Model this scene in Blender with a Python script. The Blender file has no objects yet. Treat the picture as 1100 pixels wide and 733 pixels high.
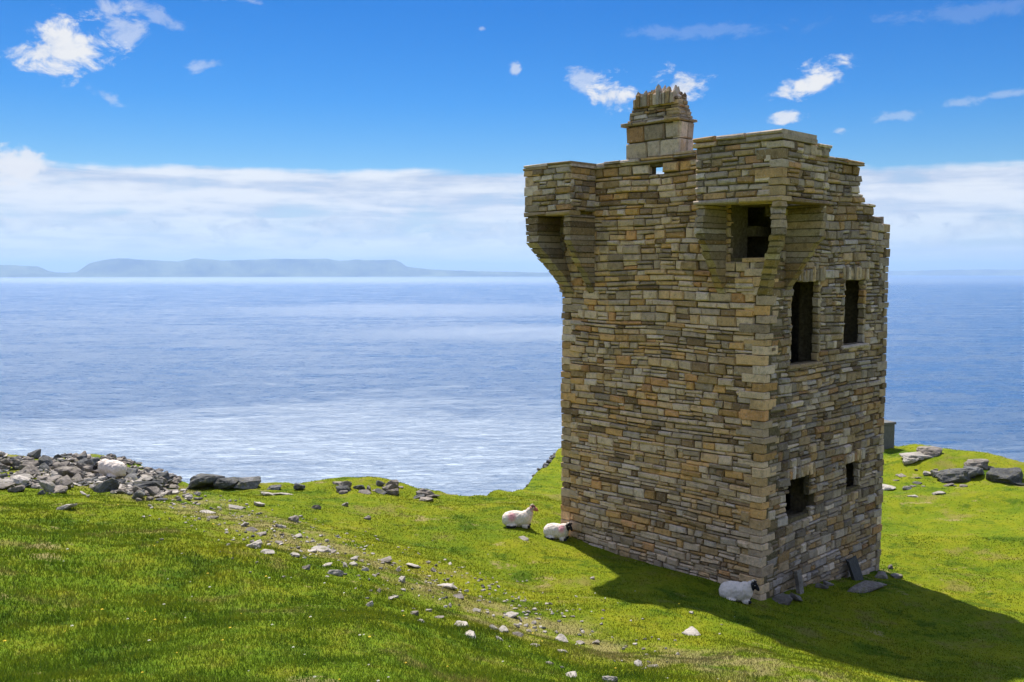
import bpy, bmesh, math, random
import numpy as np
from mathutils import Vector, Matrix, noise as mnoise

random.seed(7); rng = np.random.default_rng(7)
S = bpy.context.scene
COL = S.collection
R = math.radians
SUN_EL, SUN_AZ = 57.0, -15.5            # azimuth measured from +Y towards +X
SEA_Z = -125.0

# ---------------------------------------------------------------- helpers
def link(o, parent=None):
    COL.objects.link(o)
    if parent is not None: o.parent = parent
    return o
def obj(name, bm, mats, parent=None, smooth=False):
    me = bpy.data.meshes.new(name)
    bm.normal_update(); bm.to_mesh(me); bm.free()
    for m in (mats if isinstance(mats, (list, tuple)) else [mats]): me.materials.append(m)
    if smooth: me.polygons.foreach_set('use_smooth', [True]*len(me.polygons))
    return link(bpy.data.objects.new(name, me), parent)
def tag(o, label=None, cat=None, group=None, kind=None):
    if label: o['label'] = label
    if cat: o['category'] = cat
    if group: o['group'] = group
    if kind: o['kind'] = kind
    return o
def empty(name, loc, rz=0):
    o = bpy.data.objects.new(name, None); o.empty_display_size = .3
    link(o); o.location = loc; o.rotation_euler = (0, 0, rz); return o
def smooth01(a, b, x):
    t = np.clip((x-a)/(b-a), 0, 1); return t*t*(3-2*t)

# ---------------------------------------------------------------- node helpers
class N:
    """a float socket with arithmetic"""
    def __init__(s, t, sock): s.t, s.s = t, sock
    def _m(s, op, *a, clamp=False):
        n = s.t.nodes.new('ShaderNodeMath'); n.operation = op; n.use_clamp = clamp
        for i, v in enumerate((s,)+a):
            if isinstance(v, N): s.t.links.new(v.s, n.inputs[i])
            else: n.inputs[i].default_value = v
        return N(s.t, n.outputs[0])
    def __add__(s, o): return s._m('ADD', o)
    def __sub__(s, o): return s._m('SUBTRACT', o)
    def __mul__(s, o): return s._m('MULTIPLY', o)
    def __truediv__(s, o): return s._m('DIVIDE', o)
    def max(s, o): return s._m('MAXIMUM', o)
    def sqrt(s): return s._m('SQRT')
    def clamp(s): return s._m('ADD', 0.0, clamp=True)
    def step(s, a, b, lo=0., hi=1.):
        n = s.t.nodes.new('ShaderNodeMapRange'); n.interpolation_type = 'SMOOTHSTEP'
        s.t.links.new(s.s, n.inputs['Value'])
        for k, v in zip(('From Min', 'From Max', 'To Min', 'To Max'), (a, b, lo, hi)): n.inputs[k].default_value = v
        return N(s.t, n.outputs['Result'])
def lin(t, s, a, b, lo, hi):
    n = t.nodes.new('ShaderNodeMapRange'); t.links.new(s.s, n.inputs['Value'])
    for k, v in zip(('From Min', 'From Max', 'To Min', 'To Max'), (a, b, lo, hi)): n.inputs[k].default_value = v
    return N(t, n.outputs['Result'])
def comb(t, x, y, z):
    n = t.nodes.new('ShaderNodeCombineXYZ')
    for i, v in enumerate((x, y, z)):
        if isinstance(v, N): t.links.new(v.s, n.inputs[i])
        else: n.inputs[i].default_value = v
    return n.outputs[0]
def noise(t, vec, scale, detail=4, rough=.55, dist=0., lac=2.):
    n = t.nodes.new('ShaderNodeTexNoise')
    if vec is not None: t.links.new(vec, n.inputs['Vector'])
    n.inputs['Scale'].default_value = scale; n.inputs['Detail'].default_value = detail
    n.inputs['Roughness'].default_value = rough; n.inputs['Distortion'].default_value = dist
    n.inputs['Lacunarity'].default_value = lac
    return N(t, n.outputs['Fac'])
def scaled(t, vec, sc, loc=(0, 0, 0), rot=(0, 0, 0)):
    n = t.nodes.new('ShaderNodeMapping'); t.links.new(vec, n.inputs['Vector'])
    n.inputs['Scale'].default_value = sc; n.inputs['Location'].default_value = loc; n.inputs['Rotation'].default_value = rot
    return n.outputs[0]
def mix(t, f, a, b, mode='MIX'):
    n = t.nodes.new('ShaderNodeMix'); n.data_type = 'RGBA'; n.blend_type = mode
    for k, v in ((0, f), (6, a), (7, b)):
        if isinstance(v, N): t.links.new(v.s, n.inputs[k])
        elif hasattr(v, 'is_linked') : t.links.new(v, n.inputs[k])
        elif k == 0: n.inputs[k].default_value = v
        else: n.inputs[k].default_value = (*v[:3], 1)
    return n.outputs[2]
def ramp(t, f, stops):
    n = t.nodes.new('ShaderNodeValToRGB'); t.links.new(f.s, n.inputs[0]); e = n.color_ramp.elements
    e[0].position, e[0].color = stops[0][0], (*stops[0][1], 1)
    e[1].position, e[1].color = stops[-1][0], (*stops[-1][1], 1)
    for p, c in stops[1:-1]:
        k = e.new(p); k.color = (*c, 1)
    return n.outputs[0]
def material(name, rough=.9, spec=.2):
    m = bpy.data.materials.new(name); m.use_nodes = True; t = m.node_tree
    b = t.nodes['Principled BSDF']; b.inputs['Roughness'].default_value = rough
    b.inputs['Specular IOR Level'].default_value = spec
    return m, t, b
def objco(t): return t.nodes.new('ShaderNodeTexCoord').outputs['Object']
def worldpos(t): return t.nodes.new('ShaderNodeNewGeometry').outputs['Position']
def attr(t, name):
    n = t.nodes.new('ShaderNodeAttribute'); n.attribute_name = name; return n
def bump(t, b, h, strength, dist):
    n = t.nodes.new('ShaderNodeBump'); n.inputs['Strength'].default_value = strength; n.inputs['Distance'].default_value = dist
    t.links.new(h.s, n.inputs['Height']); t.links.new(n.outputs[0], b.inputs['Normal'])

# ---------------------------------------------------------------- materials
def mat_masonry():
    m, t, b = material('rubble_stone', .92, .15)
    p = worldpos(t); a = attr(t, 'Col')
    n1 = noise(t, p, 9, 6, .65); n2 = noise(t, p, 55, 4, .7); n3 = noise(t, p, 1.3, 4, .6); n4 = noise(t, p, 24, 3, .6)
    c = mix(t, 1.0, a.outputs['Color'], ramp(t, n1, [(.25, (.5, .48, .45)), (.5, (1, 1, 1)), (.8, (1.3, 1.22, 1.08))]), 'MULTIPLY')
    c = mix(t, 1.0, c, ramp(t, n2, [(.3, (.72, .72, .72)), (.6, (1.08, 1.08, 1.08))]), 'MULTIPLY')
    c = mix(t, n3.step(.52, .7, 0, .35), c, (.10, .075, .03))                 # broad damp / lichen staining
    c = mix(t, n4.step(.58, .72, 0, .6), c, (.46, .44, .37))
    c = mix(t, noise(t, p, 4.5, 6, .75).step(.56, .7, 0, .55), c, (.12, .10, .045))   # moss and soot blotches                # pale lichen spots
    t.links.new(c, b.inputs['Base Color'])
    bump(t, b, n1*.6+n2*.4, .8, .03)
    return m
def mat_mortar():
    m, t, b = material('joint_mortar', 1, .0)  # dark mortar of the joints and wall bodies
    p = worldpos(t)
    t.links.new(ramp(t, noise(t, p, 14, 4), [(.3, (.085, .066, .038)), (.7, (.19, .15, .09))]), b.inputs['Base Color'])
    bump(t, b, noise(t, p, 40, 3), .6, .02)
    return m
def mat_rock(name='weathered_rock', dark=(.07, .06, .05), mid=(.19, .165, .14), pale=(.38, .34, .29)):
    m, t, b = material(name, .93, .15)
    o = worldpos(t)
    n1 = noise(t, o, 3.1, 6, .65); n2 = noise(t, o, 17, 5, .7); n3 = noise(t, o, 7, 4, .6)
    inf = t.nodes.new('ShaderNodeObjectInfo'); rnd = N(t, inf.outputs['Random'])
    c = ramp(t, n1*.6+n2*.4, [(.3, dark), (.5, mid), (.68, pale)])
    c = mix(t, n3.step(.55, .68, 0, .6), c, (.16, .15, .06))
    c = mix(t, 1., c, ramp(t, rnd, [(0, (.72, .71, .7)), (1, (1.15, 1.12, 1.1))]), 'MULTIPLY')
    t.links.new(c, b.inputs['Base Color'])
    bump(t, b, n2*.5+n1*.5, .9, .06)
    return m
def turf_color(t):
    """colour of the turf as a function of place, shared by the ground and the blades"""
    p = worldpos(t)
    sep = t.nodes.new('ShaderNodeSeparateXYZ'); t.links.new(p, sep.inputs[0])
    x, y = N(t, sep.outputs[0]), N(t, sep.outputs[1])
    n1 = noise(t, p, .35, 5, .6); n2 = noise(t, p, 1.7, 5, .65); n3 = noise(t, p, 7, 4, .7)
    c = ramp(t, n1*.55+n2*.45, [(.33, (.10, .165, .006)), (.47, (.17, .215, .006)), (.6, (.24, .25, .008)), (.72, (.30, .26, .02))])
    # the ungrazed bank nearest the path is lusher than the cropped slope
    lush = (y + x*.62 + n1*5.0 + n2*1.5).step(17.5, 13.2)
    c = mix(t, lush*.62, c, ramp(t, n2, [(.35, (.085, .165, .006)), (.5, (.13, .21, .008)), (.66, (.22, .24, .012))]))
    n5 = noise(t, scaled(t, p, (1, 1, 1), (3, 17, 0)), .75, 7, .68)
    c = mix(t, n5.step(.54, .66, 0, .65), c, (.25, .2, .04))              # bleached, thin patches
    c = mix(t, n5.step(.47, .36, 0, .7), c, (.045, .1, .004))              # rank dark clumps
    strip = ((x*.667+y*.745+(n1-.5)*3.-11.6)._m('ABSOLUTE')).step(1.7, .4)*n2.step(.40, .6)
    c = mix(t, strip*.75, c, (.31, .25, .075))                             # worn, strawy strip where the stones lie
    c = mix(t, n3.step(.58, .72, 0, .5), c, (.25, .2, .04))
    c = mix(t, n3.step(.43, .3, 0, .7), c, (.03, .06, .004))
    c = mix(t, 1., c, (.77, .78, 1.15), 'MULTIPLY')
    return c, n2, n3, lush
def mat_ground():
    m, t, b = material('turf_ground', 1, .05)
    p = worldpos(t)
    c, n2, n3, lush = turf_color(t)
    n4 = noise(t, p, 26, 4, .7)
    c = mix(t, n4.step(.42, .3, 0, .7), c, (.035, .045, .008))
    soil = noise(t, scaled(t, p, (1, 1, 1), (31, 7, 0)), .9, 6, .7)
    c = mix(t, soil.step(.61, .68, 0, .75), c, (.26, .2, .09))
    # bare rock and earth on the cliff below the edge
    g = t.nodes.new('ShaderNodeNewGeometry'); sp = t.nodes.new('ShaderNodeSeparateXYZ'); t.links.new(g.outputs['Normal'], sp.inputs[0])
    c = mix(t, (N(t, sp.outputs[2])+n2*.12).step(.82, .66), c, ramp(t, n3, [(.35, (.07, .06, .05)), (.65, (.25, .23, .2))]))
    t.links.new(c, b.inputs['Base Color'])
    bump(t, b, n4*.7+n3*.5, .9, .05)
    return m
def mat_blades():
    m, t, b = material('grass_blades', .75, .15)
    c, n2, n3, lush = turf_color(t)
    a = attr(t, 'Var'); v = N(t, a.outputs['Fac'])
    c = mix(t, 1., c, ramp(t, v, [(0, (.8, .86, .8)), (.5, (1, 1, 1)), (.9, (1.18, 1.1, 1.1)), (1, (1.5, 1.25, 1.4))]), 'MULTIPLY')
    t.links.new(c, b.inputs['Base Color'])
    tr = t.nodes.new('ShaderNodeBsdfTranslucent'); t.links.new(c, tr.inputs[0])
    ms = t.nodes.new('ShaderNodeMixShader'); ms.inputs[0].default_value = .35
    t.links.new(b.outputs[0], ms.inputs[1]); t.links.new(tr.outputs[0], ms.inputs[2])
    t.links.new(ms.outputs[0], t.nodes['Material Output'].inputs['Surface'])
    return m
def mat_sea():
    m, t, b = material('sea_water', .5, .5)
    p = worldpos(t)
    sep = t.nodes.new('ShaderNodeSeparateXYZ'); t.links.new(p, sep.inputs[0]); x, y = N(t, sep.outputs[0]), N(t, sep.outputs[1])
    big = noise(t, scaled(t, p, (.0006, .0013, 1), rot=(0, 0, R(-5))), 1.0, 6, .62, .5)      # broad breakup of the painted glare and cloud-shadow bands
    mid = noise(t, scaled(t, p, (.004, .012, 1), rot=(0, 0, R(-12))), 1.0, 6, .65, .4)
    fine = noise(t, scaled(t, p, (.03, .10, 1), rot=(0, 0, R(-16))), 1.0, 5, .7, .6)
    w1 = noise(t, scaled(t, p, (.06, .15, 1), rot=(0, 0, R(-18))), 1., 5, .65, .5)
    # sun glare inshore and cloud-shadow bands further out, put into colour, gloss and roughness
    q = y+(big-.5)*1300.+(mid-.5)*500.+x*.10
    glare_patch = lambda cx, cy, rx, ry: ((((x-cx)/rx)*((x-cx)/rx)+((y-cy)/ry)*((y-cy)/ry)).sqrt()+(big-.5)*2.8+(mid-.5)*3.0).step(1.5, .3)
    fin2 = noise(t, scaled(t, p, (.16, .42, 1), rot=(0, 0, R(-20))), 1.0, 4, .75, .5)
    glare = glare_patch(-60., 650., 560., 430.).max((q.step(4200, 1200)*(x.step(700, -100))*.22)).max(glare_patch(120., 2050., 430., 280.)*.6).max(glare_patch(-250., 3300., 700., 600.)*.35).max(q.step(6500, 15000)*.5)
    glare = (glare*.85+(mid-.5)*1.2+(fine-.5)*1.9+(fin2-.5)*1.5).clamp()
    c = mix(t, glare, (.002, .058, .16), (.012, .085, .17))
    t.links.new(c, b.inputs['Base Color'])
    b.inputs['IOR'].default_value = 1.75; sl_ = lin(t, glare, 0, 1, .25, 1.3); t.links.new(sl_.s, b.inputs['Specular IOR Level'])
    r = lin(t, glare, 0, 1, .26, .62); t.links.new(r.s, b.inputs['Roughness'])
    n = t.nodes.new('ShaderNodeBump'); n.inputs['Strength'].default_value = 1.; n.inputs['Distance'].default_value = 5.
    t.links.new((w1*(glare*.9+.35)).s, n.inputs['Height']); t.links.new(n.outputs[0], b.inputs['Normal'])
    return m
def mat_hill():
    m, t, b = material('far_hillside', 1, .05)
    p = worldpos(t)
    t.links.new(ramp(t, noise(t, p, .0012, 6, .65), [(.35, (.04, .05, .04)), (.65, (.16, .18, .09))]), b.inputs['Base Color'])
    return m
def mat_plain(name, c, rough=.85, var=.25, sc=20):
    m, t, b = material(name, rough, .2)
    n = noise(t, worldpos(t), sc, 5, .65)
    t.links.new(mix(t, 1., c, ramp(t, n, [(.3, (1-var,)*3), (.7, (1+var,)*3)]), 'MULTIPLY'), b.inputs['Base Color'])
    bump(t, b, n, .5, .02)
    return m
def mat_wool():
    m, t, b = material('sheep_fleece', .95, .1)
    a = attr(t, 'Col'); p = objco(t)
    n = noise(t, p, 16, 5, .7)
    t.links.new(mix(t, 1., a.outputs['Color'], ramp(t, n, [(.3, (.8, .78, .75)), (.6, (1.03, 1.02, 1))]), 'MULTIPLY'), b.inputs['Base Color'])
    bump(t, b, noise(t, p, 30, 4, .7), .7, .03)
    return m
M_STONE, M_MORTAR, M_ROCK = mat_masonry(), mat_mortar(), mat_rock()
M_DARKROCK = mat_rock('dark_rock', (.035, .035, .035), (.10, .10, .095), (.24, .23, .22))
M_PALEROCK = mat_rock('pale_rock', (.15, .135, .115), (.36, .325, .28), (.5, .455, .40))
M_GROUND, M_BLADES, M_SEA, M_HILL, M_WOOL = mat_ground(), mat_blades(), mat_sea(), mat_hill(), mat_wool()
M_CONCRETE = mat_plain('grey_concrete', (.13, .125, .115))
M_SLATE = mat_plain('slate', (.06, .058, .055))
M_HORN = mat_plain('horn', (.5, .44, .34), .6, .2, 60)
M_DARKSKIN = mat_plain('dark_skin', (.03, .028, .03), .8)
M_PINKSKIN = mat_plain('pinkish_skin', (.45, .2, .14), .8)

# ---------------------------------------------------------------- the land
CP = np.array([(-4.44,8,3.45),(-2.22,8,3.45),(0,8.8,3.1),(3.19,11.5,1.9),(8.6,15.5,.13),(-7.42,13.5,2.86),(-10.94,20,2.08),(-10.73,24,1.5),
 (-15.27,28,1.1),(-12.72,28.5,1.0),(-9.73,28,.62),(-7.64,28.5,.51),(-4.32,29,.4),(-2.29,28.8,.15),(-.56,28,.09),(1.3,24.6,.2),(5.36,20.1,-.01),
 (9.54,24.15,-.7),(-5.07,14.5,2.55),(-4.12,16.5,2.11),(-2.55,17,1.61),(-.85,17,1.09),(-1.1,22,.48),(1.3,18.5,.57),(1.46,14.5,1.21),(3.17,15,1.02),
 (6.16,17.5,.02),(13.57,29,-.72),(11.58,21,-.51),(15.34,28,-.45),(15.84,40,-.34),(19.09,35,-.3),(16.06,36,-.4),(2.1,40,-.68),(.66,33,-.5),(1.3,36.7,-.68),
 (0,0,5.4),(-10,2,5.9),(10,2,3.2),(0,-20,8.5),(-60,10,7),(-60,30,3),(60,10,-2.5),(60,30,-2.0),(-60,-60,15),(60,-60,5),(30,34,-.8),(30,20,-1.3),(-30,30,1.8),(-30,15,4)])
def tps_fit(P, lam=.02):
    n = len(P); d = np.linalg.norm(P[:, None, :2]-P[None, :, :2], axis=2)
    K = np.where(d > 0, d*d*np.log(d+1e-9), 0)+lam*np.eye(n)
    Q = np.c_[np.ones(n), P[:, :2]]
    A = np.block([[K, Q], [Q.T, np.zeros((3, 3))]])
    return np.linalg.solve(A, np.r_[P[:, 2], np.zeros(3)])
TW = tps_fit(CP)
EDGE = [(-120,60),(-60,36),(-30,31.5),(-15.4,29.2),(-12.7,29.2),(-9.7,28.9),(-7.6,29.3),(-4.3,29.8),(-2.3,29.5),(-.45,28.6),(.32,33.2),(1.05,36.7),(1.95,40.6),(5,44),(15.9,41.2),(19.2,36.2),(24,34.6),(40,33),(120,30)]
EX, EY = np.array([e[0] for e in EDGE]), np.array([e[1] for e in EDGE])
def seg_dist(x, y):
    """signed distance past the cliff edge (positive = over the sea)"""
    best = np.full(x.shape, 1e9)
    for (x0, y0), (x1, y1) in zip(EDGE[:-1], EDGE[1:]):
        dx, dy = x1-x0, y1-y0
        t = np.clip(((x-x0)*dx+(y-y0)*dy)/(dx*dx+dy*dy), 0, 1)
        best = np.minimum(best, np.hypot(x-x0-t*dx, y-y0-t*dy))
    return np.where(y > np.interp(x, EX, EY), best, -best)
RN = np.random.default_rng(3).uniform(-1, 1, (40, 5))
def rolling(x, y):
    """sum of sines: hummocks of a few sizes"""
    z = np.zeros_like(x)
    for i, (a, b, c, d, e) in enumerate(RN):
        k = .5*1.11**i*1.0
        ang = a*math.pi
        z += np.sin((x*math.cos(ang)+y*math.sin(ang))*k+b*9+np.sin(x*.7*c+y*.6*d)*1.5)*(.035/(.6+k))
    return z
def height(x, y):
    x = np.asarray(x, float); y = np.asarray(y, float); sh = x.shape; x = x.ravel(); y = y.ravel()
    z = np.full(x.shape, TW[-3])+TW[-2]*x+TW[-1]*y
    for (cx, cy, _), w in zip(CP, TW):
        d2 = (x-cx)**2+(y-cy)**2
        z += w*.5*d2*np.log(d2+1e-9)
    damp = 1-.75*np.exp(-((x-5.4)**2+(y-24.2)**2)/14.)
    z += rolling(x, y)*damp+.24*np.exp(-((x+3.9)/1.5)**2-((y-29.3)/1.)**2)
    z += .4*np.exp(-((x-16.2)/2.6)**2-((y-36.2)/1.3)**2)
    z += .38*np.exp(-((y-28.9)/1.2)**2)*np.clip((-10.3-x)/1.6, 0, 1)*(.8+.2*np.sin(x*2.3))
    d = seg_dist(x, y)
    over = np.maximum(d+.25*np.sin(x*1.7)+.2*np.sin(x*3.9+1), 0)
    z -= over*1.0+np.minimum(over, 3)**1.4*.25
    z = np.where(d > 0, np.maximum(z-np.maximum(d-4, 0)*.5, SEA_Z-3), z)
    return z.reshape(sh)
def hz(x, y): return float(height(np.array([x]), np.array([y]))[0])

# camera model used only to read plan positions off the ground
CAM = np.array([0, 0, 7.0]); PITCH = R(4.17); FPX = 1021.
CF = np.array([0, math.cos(PITCH), -math.sin(PITCH)]); CU = np.array([0, math.sin(PITCH), math.cos(PITCH)])
TT = np.concatenate([np.arange(6, 60, .05)])
def on_ground(px, py):
    d = CF+np.array([1, 0, 0])*(px-550)/FPX+CU*(366.5-py)/FPX
    P = CAM[None]+d[None]/d[1]*TT[:, None]
    g = P[:, 2]-height(P[:, 0], P[:, 1])
    k = np.argmax(g < 0) if (g < 0).any() else len(TT)-1
    return float(P[k, 0]), float(P[k, 1])

def axis(parts):
    out = []
    for a, b, n in parts: out += list(np.linspace(a, b, n, endpoint=False))
    return np.array(out+[parts[-1][1]])
gx = axis([(-260,-60,14),(-60,-22,20),(-22,-14,50),(-14,14,280),(14,26,80),(26,60,24),(60,260,14)])
gy = axis([(-200,-40,10),(-40,4,22),(4,7,20),(7,32,270),(32,48,110),(48,100,30),(100,260,24)])
def grid_mesh(name, gx, gy, hf, mat):
    X, Y = np.meshgrid(gx, gy); Z = hf(X, Y); nx, ny = len(gx), len(gy)
    V = np.stack([X, Y, Z], -1).reshape(-1, 3)
    i = np.arange((ny-1)*nx).reshape(ny-1, nx)[:, :-1].ravel()
    F = np.stack([i, i+1, i+nx+1, i+nx], -1)
    me = bpy.data.meshes.new(name); me.vertices.add(len(V)); me.vertices.foreach_set('co', V.ravel())
    me.loops.add(F.size); me.loops.foreach_set('vertex_index', F.ravel().astype(np.int32))
    me.polygons.add(len(F)); me.polygons.foreach_set('loop_start', np.arange(0, F.size, 4, dtype=np.int32))
    me.update(calc_edges=True); me.validate()
    me.polygons.foreach_set('use_smooth', [True]*len(F))
    me.materials.append(mat)
    return link(bpy.data.objects.new(name, me))
tag(grid_mesh('ground', gx, gy, height, M_GROUND), 'green grassy headland sloping down to the cliff edge', 'ground', kind='structure')

# sea: one flat sheet to the horizon
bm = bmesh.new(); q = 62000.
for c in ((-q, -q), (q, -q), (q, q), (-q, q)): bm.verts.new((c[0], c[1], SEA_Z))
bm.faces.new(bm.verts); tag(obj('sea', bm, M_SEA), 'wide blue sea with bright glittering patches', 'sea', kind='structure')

# far hills across the bay
def ridge(name, prof, D, depth, label):
    ax = np.array([math.atan((p-550)/1024.) for p, _ in prof]); el = np.array([h for _, h in prof])
    a = np.linspace(ax[0], ax[-1], 420); top = np.interp(a, ax, el)
    rr = np.linspace(D, D+depth, 26)
    bmr = bmesh.new(); rows = []
    for k, r in enumerate(rr):
        u = k/25.; row = []
        f = min(1, u/.30)**1.25 if u < .3 else (1 if u < .8 else 1-(u-.8)/.2)
        for i, (aa, h) in enumerate(zip(a, top)):
            g = mnoise.fractal(Vector((aa*90, u*2.5, D*.001)), 1., 2., 5)
            hh = max(0, h*f*(1+.30*g*(1-abs(2*f-1))) + (g*14 if f >= 1 else g*22*f))
            row.append(bmr.verts.new((r*math.sin(aa), r*math.cos(aa), SEA_Z-.3+hh)))
        rows.append(row)
    for r0, r1 in zip(rows, rows[1:]):
        for i in range(len(r0)-1): bmr.faces.new((r0[i], r0[i+1], r1[i+1], r1[i]))
    return tag(obj(name, bmr, M_HILL, smooth=True), label, 'hills', kind='structure')
ridge('mountains', [(-90,250),(-40,330),(0,301),(41,262),(52,150),(60,110),(82,120),(96,330),(109,424),(128,475),(150,440),(170,425),(191,395),(200,440),(210,482),(240,425),(262,440),(295,482),(322,470),(349,485),(366,430),(382,452),(400,446),(424,458),(430,400),(437,270),(452,220),(469,185),(500,150),(545,130),(600,100),(660,0)], 25000, 3500,
      'long flat-topped mountains across the bay, blue with distance')
ridge('far_coast', [(880,0),(950,150),(1010,190),(1060,215),(1100,200),(1180,240),(1300,0)], 36000, 3000, 'faint low coast on the horizon right of the tower')

# ---------------------------------------------------------------- the tower
AL = R(44.3)
Uv = Vector((-math.sin(AL), math.cos(AL), 0)); Vv = Vector((math.cos(AL), math.sin(AL), 0))
CN = Vector((5.3607, 20.0973, 0)); LW = 5.8
tower = empty('stone_tower', CN)
tag(tower, 'ruined square stone watchtower with corner boxes and broken chimney on the green headland', 'tower')
PAL = [((.40,.34,.24),6),((.29,.245,.175),5),((.46,.34,.17),5),((.42,.27,.085),4),((.60,.51,.36),4),((.19,.135,.07),3),((.40,.23,.08),1),((.36,.295,.185),5),((.44,.40,.33),3),((.34,.25,.11),4)]
PC = [c for c, w in PAL for _ in range(w)]
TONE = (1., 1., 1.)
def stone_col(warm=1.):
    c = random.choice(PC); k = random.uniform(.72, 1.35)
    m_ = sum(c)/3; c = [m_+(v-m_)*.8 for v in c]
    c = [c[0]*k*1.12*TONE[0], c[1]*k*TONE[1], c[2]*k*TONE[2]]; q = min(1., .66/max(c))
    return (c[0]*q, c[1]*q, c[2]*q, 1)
class Frame:
    """a wall plane in tower coordinates: s along, z up, d outwards"""
    def __init__(s, o, e): s.o, s.e = Vector(o), Vector(e); s.n = s.e.cross(Vector((0, 0, 1)))
    def flip(s): s.n = -s.n; return s
    def p(s, a, z, d=0): return s.o+s.e*a+s.n*d+Vector((0, 0, z))
def stone(bm, fr, s0, s1, z0, z1, proud, back=.12, jit=.018, col=None, tilt=0):
    """one roughly squared block with chamfered, jittered front"""
    lay = bm.loops.layers.float_color['Col']
    col = col or stone_col(); ch = min(.024, (z1-z0)*.24, (s1-s0)*.2)
    J = lambda a=jit: random.uniform(-a, a)
    cs = [(s0, z0), (s1, z0+tilt), (s1, z1+tilt), (s0, z1)]
    cj = [(s+J(), z+J(jit*.7)) for s, z in cs]
    ms, mz = (s0+s1)/2, (z0+z1)/2+tilt/2
    fin = [(s+(ch if s < ms else -ch)*random.uniform(.6, 1.5), z+(ch if z < mz else -ch)*random.uniform(.6, 1.5)) for s, z in cj]
    b = [bm.verts.new(fr.p(s, z, -back)) for s, z in cj]
    m = [bm.verts.new(fr.p(s, z, proud-ch*random.uniform(.6, 2.2))) for s, z in cj]
    f = [bm.verts.new(fr.p(s, z, proud+J(.013))) for s, z in fin]
    fs = [bm.faces.new(f)]
    for i in range(4):
        j = (i+1) % 4
        fs.append(bm.faces.new((b[i], b[j], m[j], m[i]))); fs.append(bm.faces.new((m[i], m[j], f[j], f[i])))
    fs.append(bm.faces.new(b[::-1]))
    for F in fs:
        F.material_index = 0
        for l in F.loops: l[lay] = col
def inside(holes, s0, s1, z0, z1):
    """s-intervals of holes that cut this band"""
    out = []
    for h in holes:
        a, b, c, d = h[:4]
        ov = min(z1, d)-max(z0, c)
        if ov > .45*(z1-z0): out.append((max(s0, a), min(s1, b)))
    return [o for o in out if o[1] > o[0]]
def courses(bm, fr, s0, s1, z0, z1, holes=(), top=None, hr=(.115, .235), wr=(.2, .68), quoin=None, wob=.05, seed=0):
    """irregular coursed rubble over a rectangle with holes; top(s) trims a ragged head"""
    z = z0
    while z < z1-.03:
        h = random.uniform(*hr)
        if random.random() < .16: h = random.uniform(.07, .1)
        if z+h > z1-.07: h = z1-z
        s = s0+random.uniform(-.02, .0)
        cuts = sorted(inside(holes, s0, s1, z, z+h))
        segs = []; a = s0
        for c0, c1 in cuts:
            if c0 > a: segs.append((a, c0))
            a = max(a, c1)
        if a < s1: segs.append((a, s1))
        for a, b in segs:
            s = a
            while s < b-.02:
                w = random.uniform(*wr)*(1.0 if h < .15 else .8)
                if b-s-w < .14: w = b-s
                g = .008
                wz = lambda q: wob*mnoise.noise(Vector((q*.55, z*.8, seed)))*(1 if z0+.25 < z < z1-.3 else .2)
                zz, tl = z+wz(s), wz(s+w)-wz(s)
                if top is None or zz+h*.6 < top(s+w/2):
                    r = random.random()
                    if h > .165 and r < .38:
                        k = random.uniform(.35, .65)
                        for (p0, p1) in ((0, k), (k, 1)):
                            if w > .42 and random.random() < .5:
                                sm = s+w*random.uniform(.35, .65)
                                stone(bm, fr, s+g, sm-g, zz+h*p0+g, zz+h*p1-g, random.uniform(.0, .03), tilt=tl)
                                stone(bm, fr, sm+g, s+w-g, zz+h*p0+g, zz+h*p1-g, random.uniform(.0, .03), tilt=tl)
                            else: stone(bm, fr, s+g, s+w-g, zz+h*p0+g, zz+h*p1-g, random.uniform(.0, .03), tilt=tl)
                    else:
                        stone(bm, fr, s+g, s+w-g, zz+g, zz+h-g, random.uniform(.0, .04) if random.random() < .9 else .06, tilt=tl)
                s += w
        z += h
def core(bm, fr, s0, s1, z0, z1, thick, holes=(), rec=.05):
    """mortar body of a wall, real openings left through it"""
    xs = sorted({s0, s1, *[h[0] for h in holes], *[h[1] for h in holes]}); zs = sorted({z0, z1, *[h[2] for h in holes], *[h[3] for h in holes]})
    lay = bm.loops.layers.float_color['Col']
    solid = lambda i, k: 0 <= i < len(xs)-1 and 0 <= k < len(zs)-1 and not any(h[0]-1e-6 <= xs[i] and xs[i+1] <= h[1]+1e-6 and h[2]-1e-6 <= zs[k] and zs[k+1] <= h[3]+1e-6 for h in holes)
    def quad(*pts):
        F = bm.faces.new([bm.verts.new(p) for p in pts]); F.material_index = 1
        for l in F.loops: l[lay] = (.1, .08, .05, 1)
    for i in range(len(xs)-1):
        for k in range(len(zs)-1):
            if not solid(i, k): continue
            a, b, c, d = xs[i], xs[i+1], zs[k], zs[k+1]; f, r = -rec, -thick
            quad(fr.p(a,c,f), fr.p(b,c,f), fr.p(b,d,f), fr.p(a,d,f)); quad(fr.p(b,c,r), fr.p(a,c,r), fr.p(a,d,r), fr.p(b,d,r))
            if not solid(i-1, k): quad(fr.p(a,c,r), fr.p(a,c,f), fr.p(a,d,f), fr.p(a,d,r))
            if not solid(i+1, k): quad(fr.p(b,c,f), fr.p(b,c,r), fr.p(b,d,r), fr.p(b,d,f))
            if not solid(i, k-1): quad(fr.p(a,c,r), fr.p(b,c,r), fr.p(b,c,f), fr.p(a,c,f))
            if not solid(i, k+1): quad(fr.p(a,d,f), fr.p(b,d,f), fr.p(b,d,r), fr.p(a,d,r))
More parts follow.
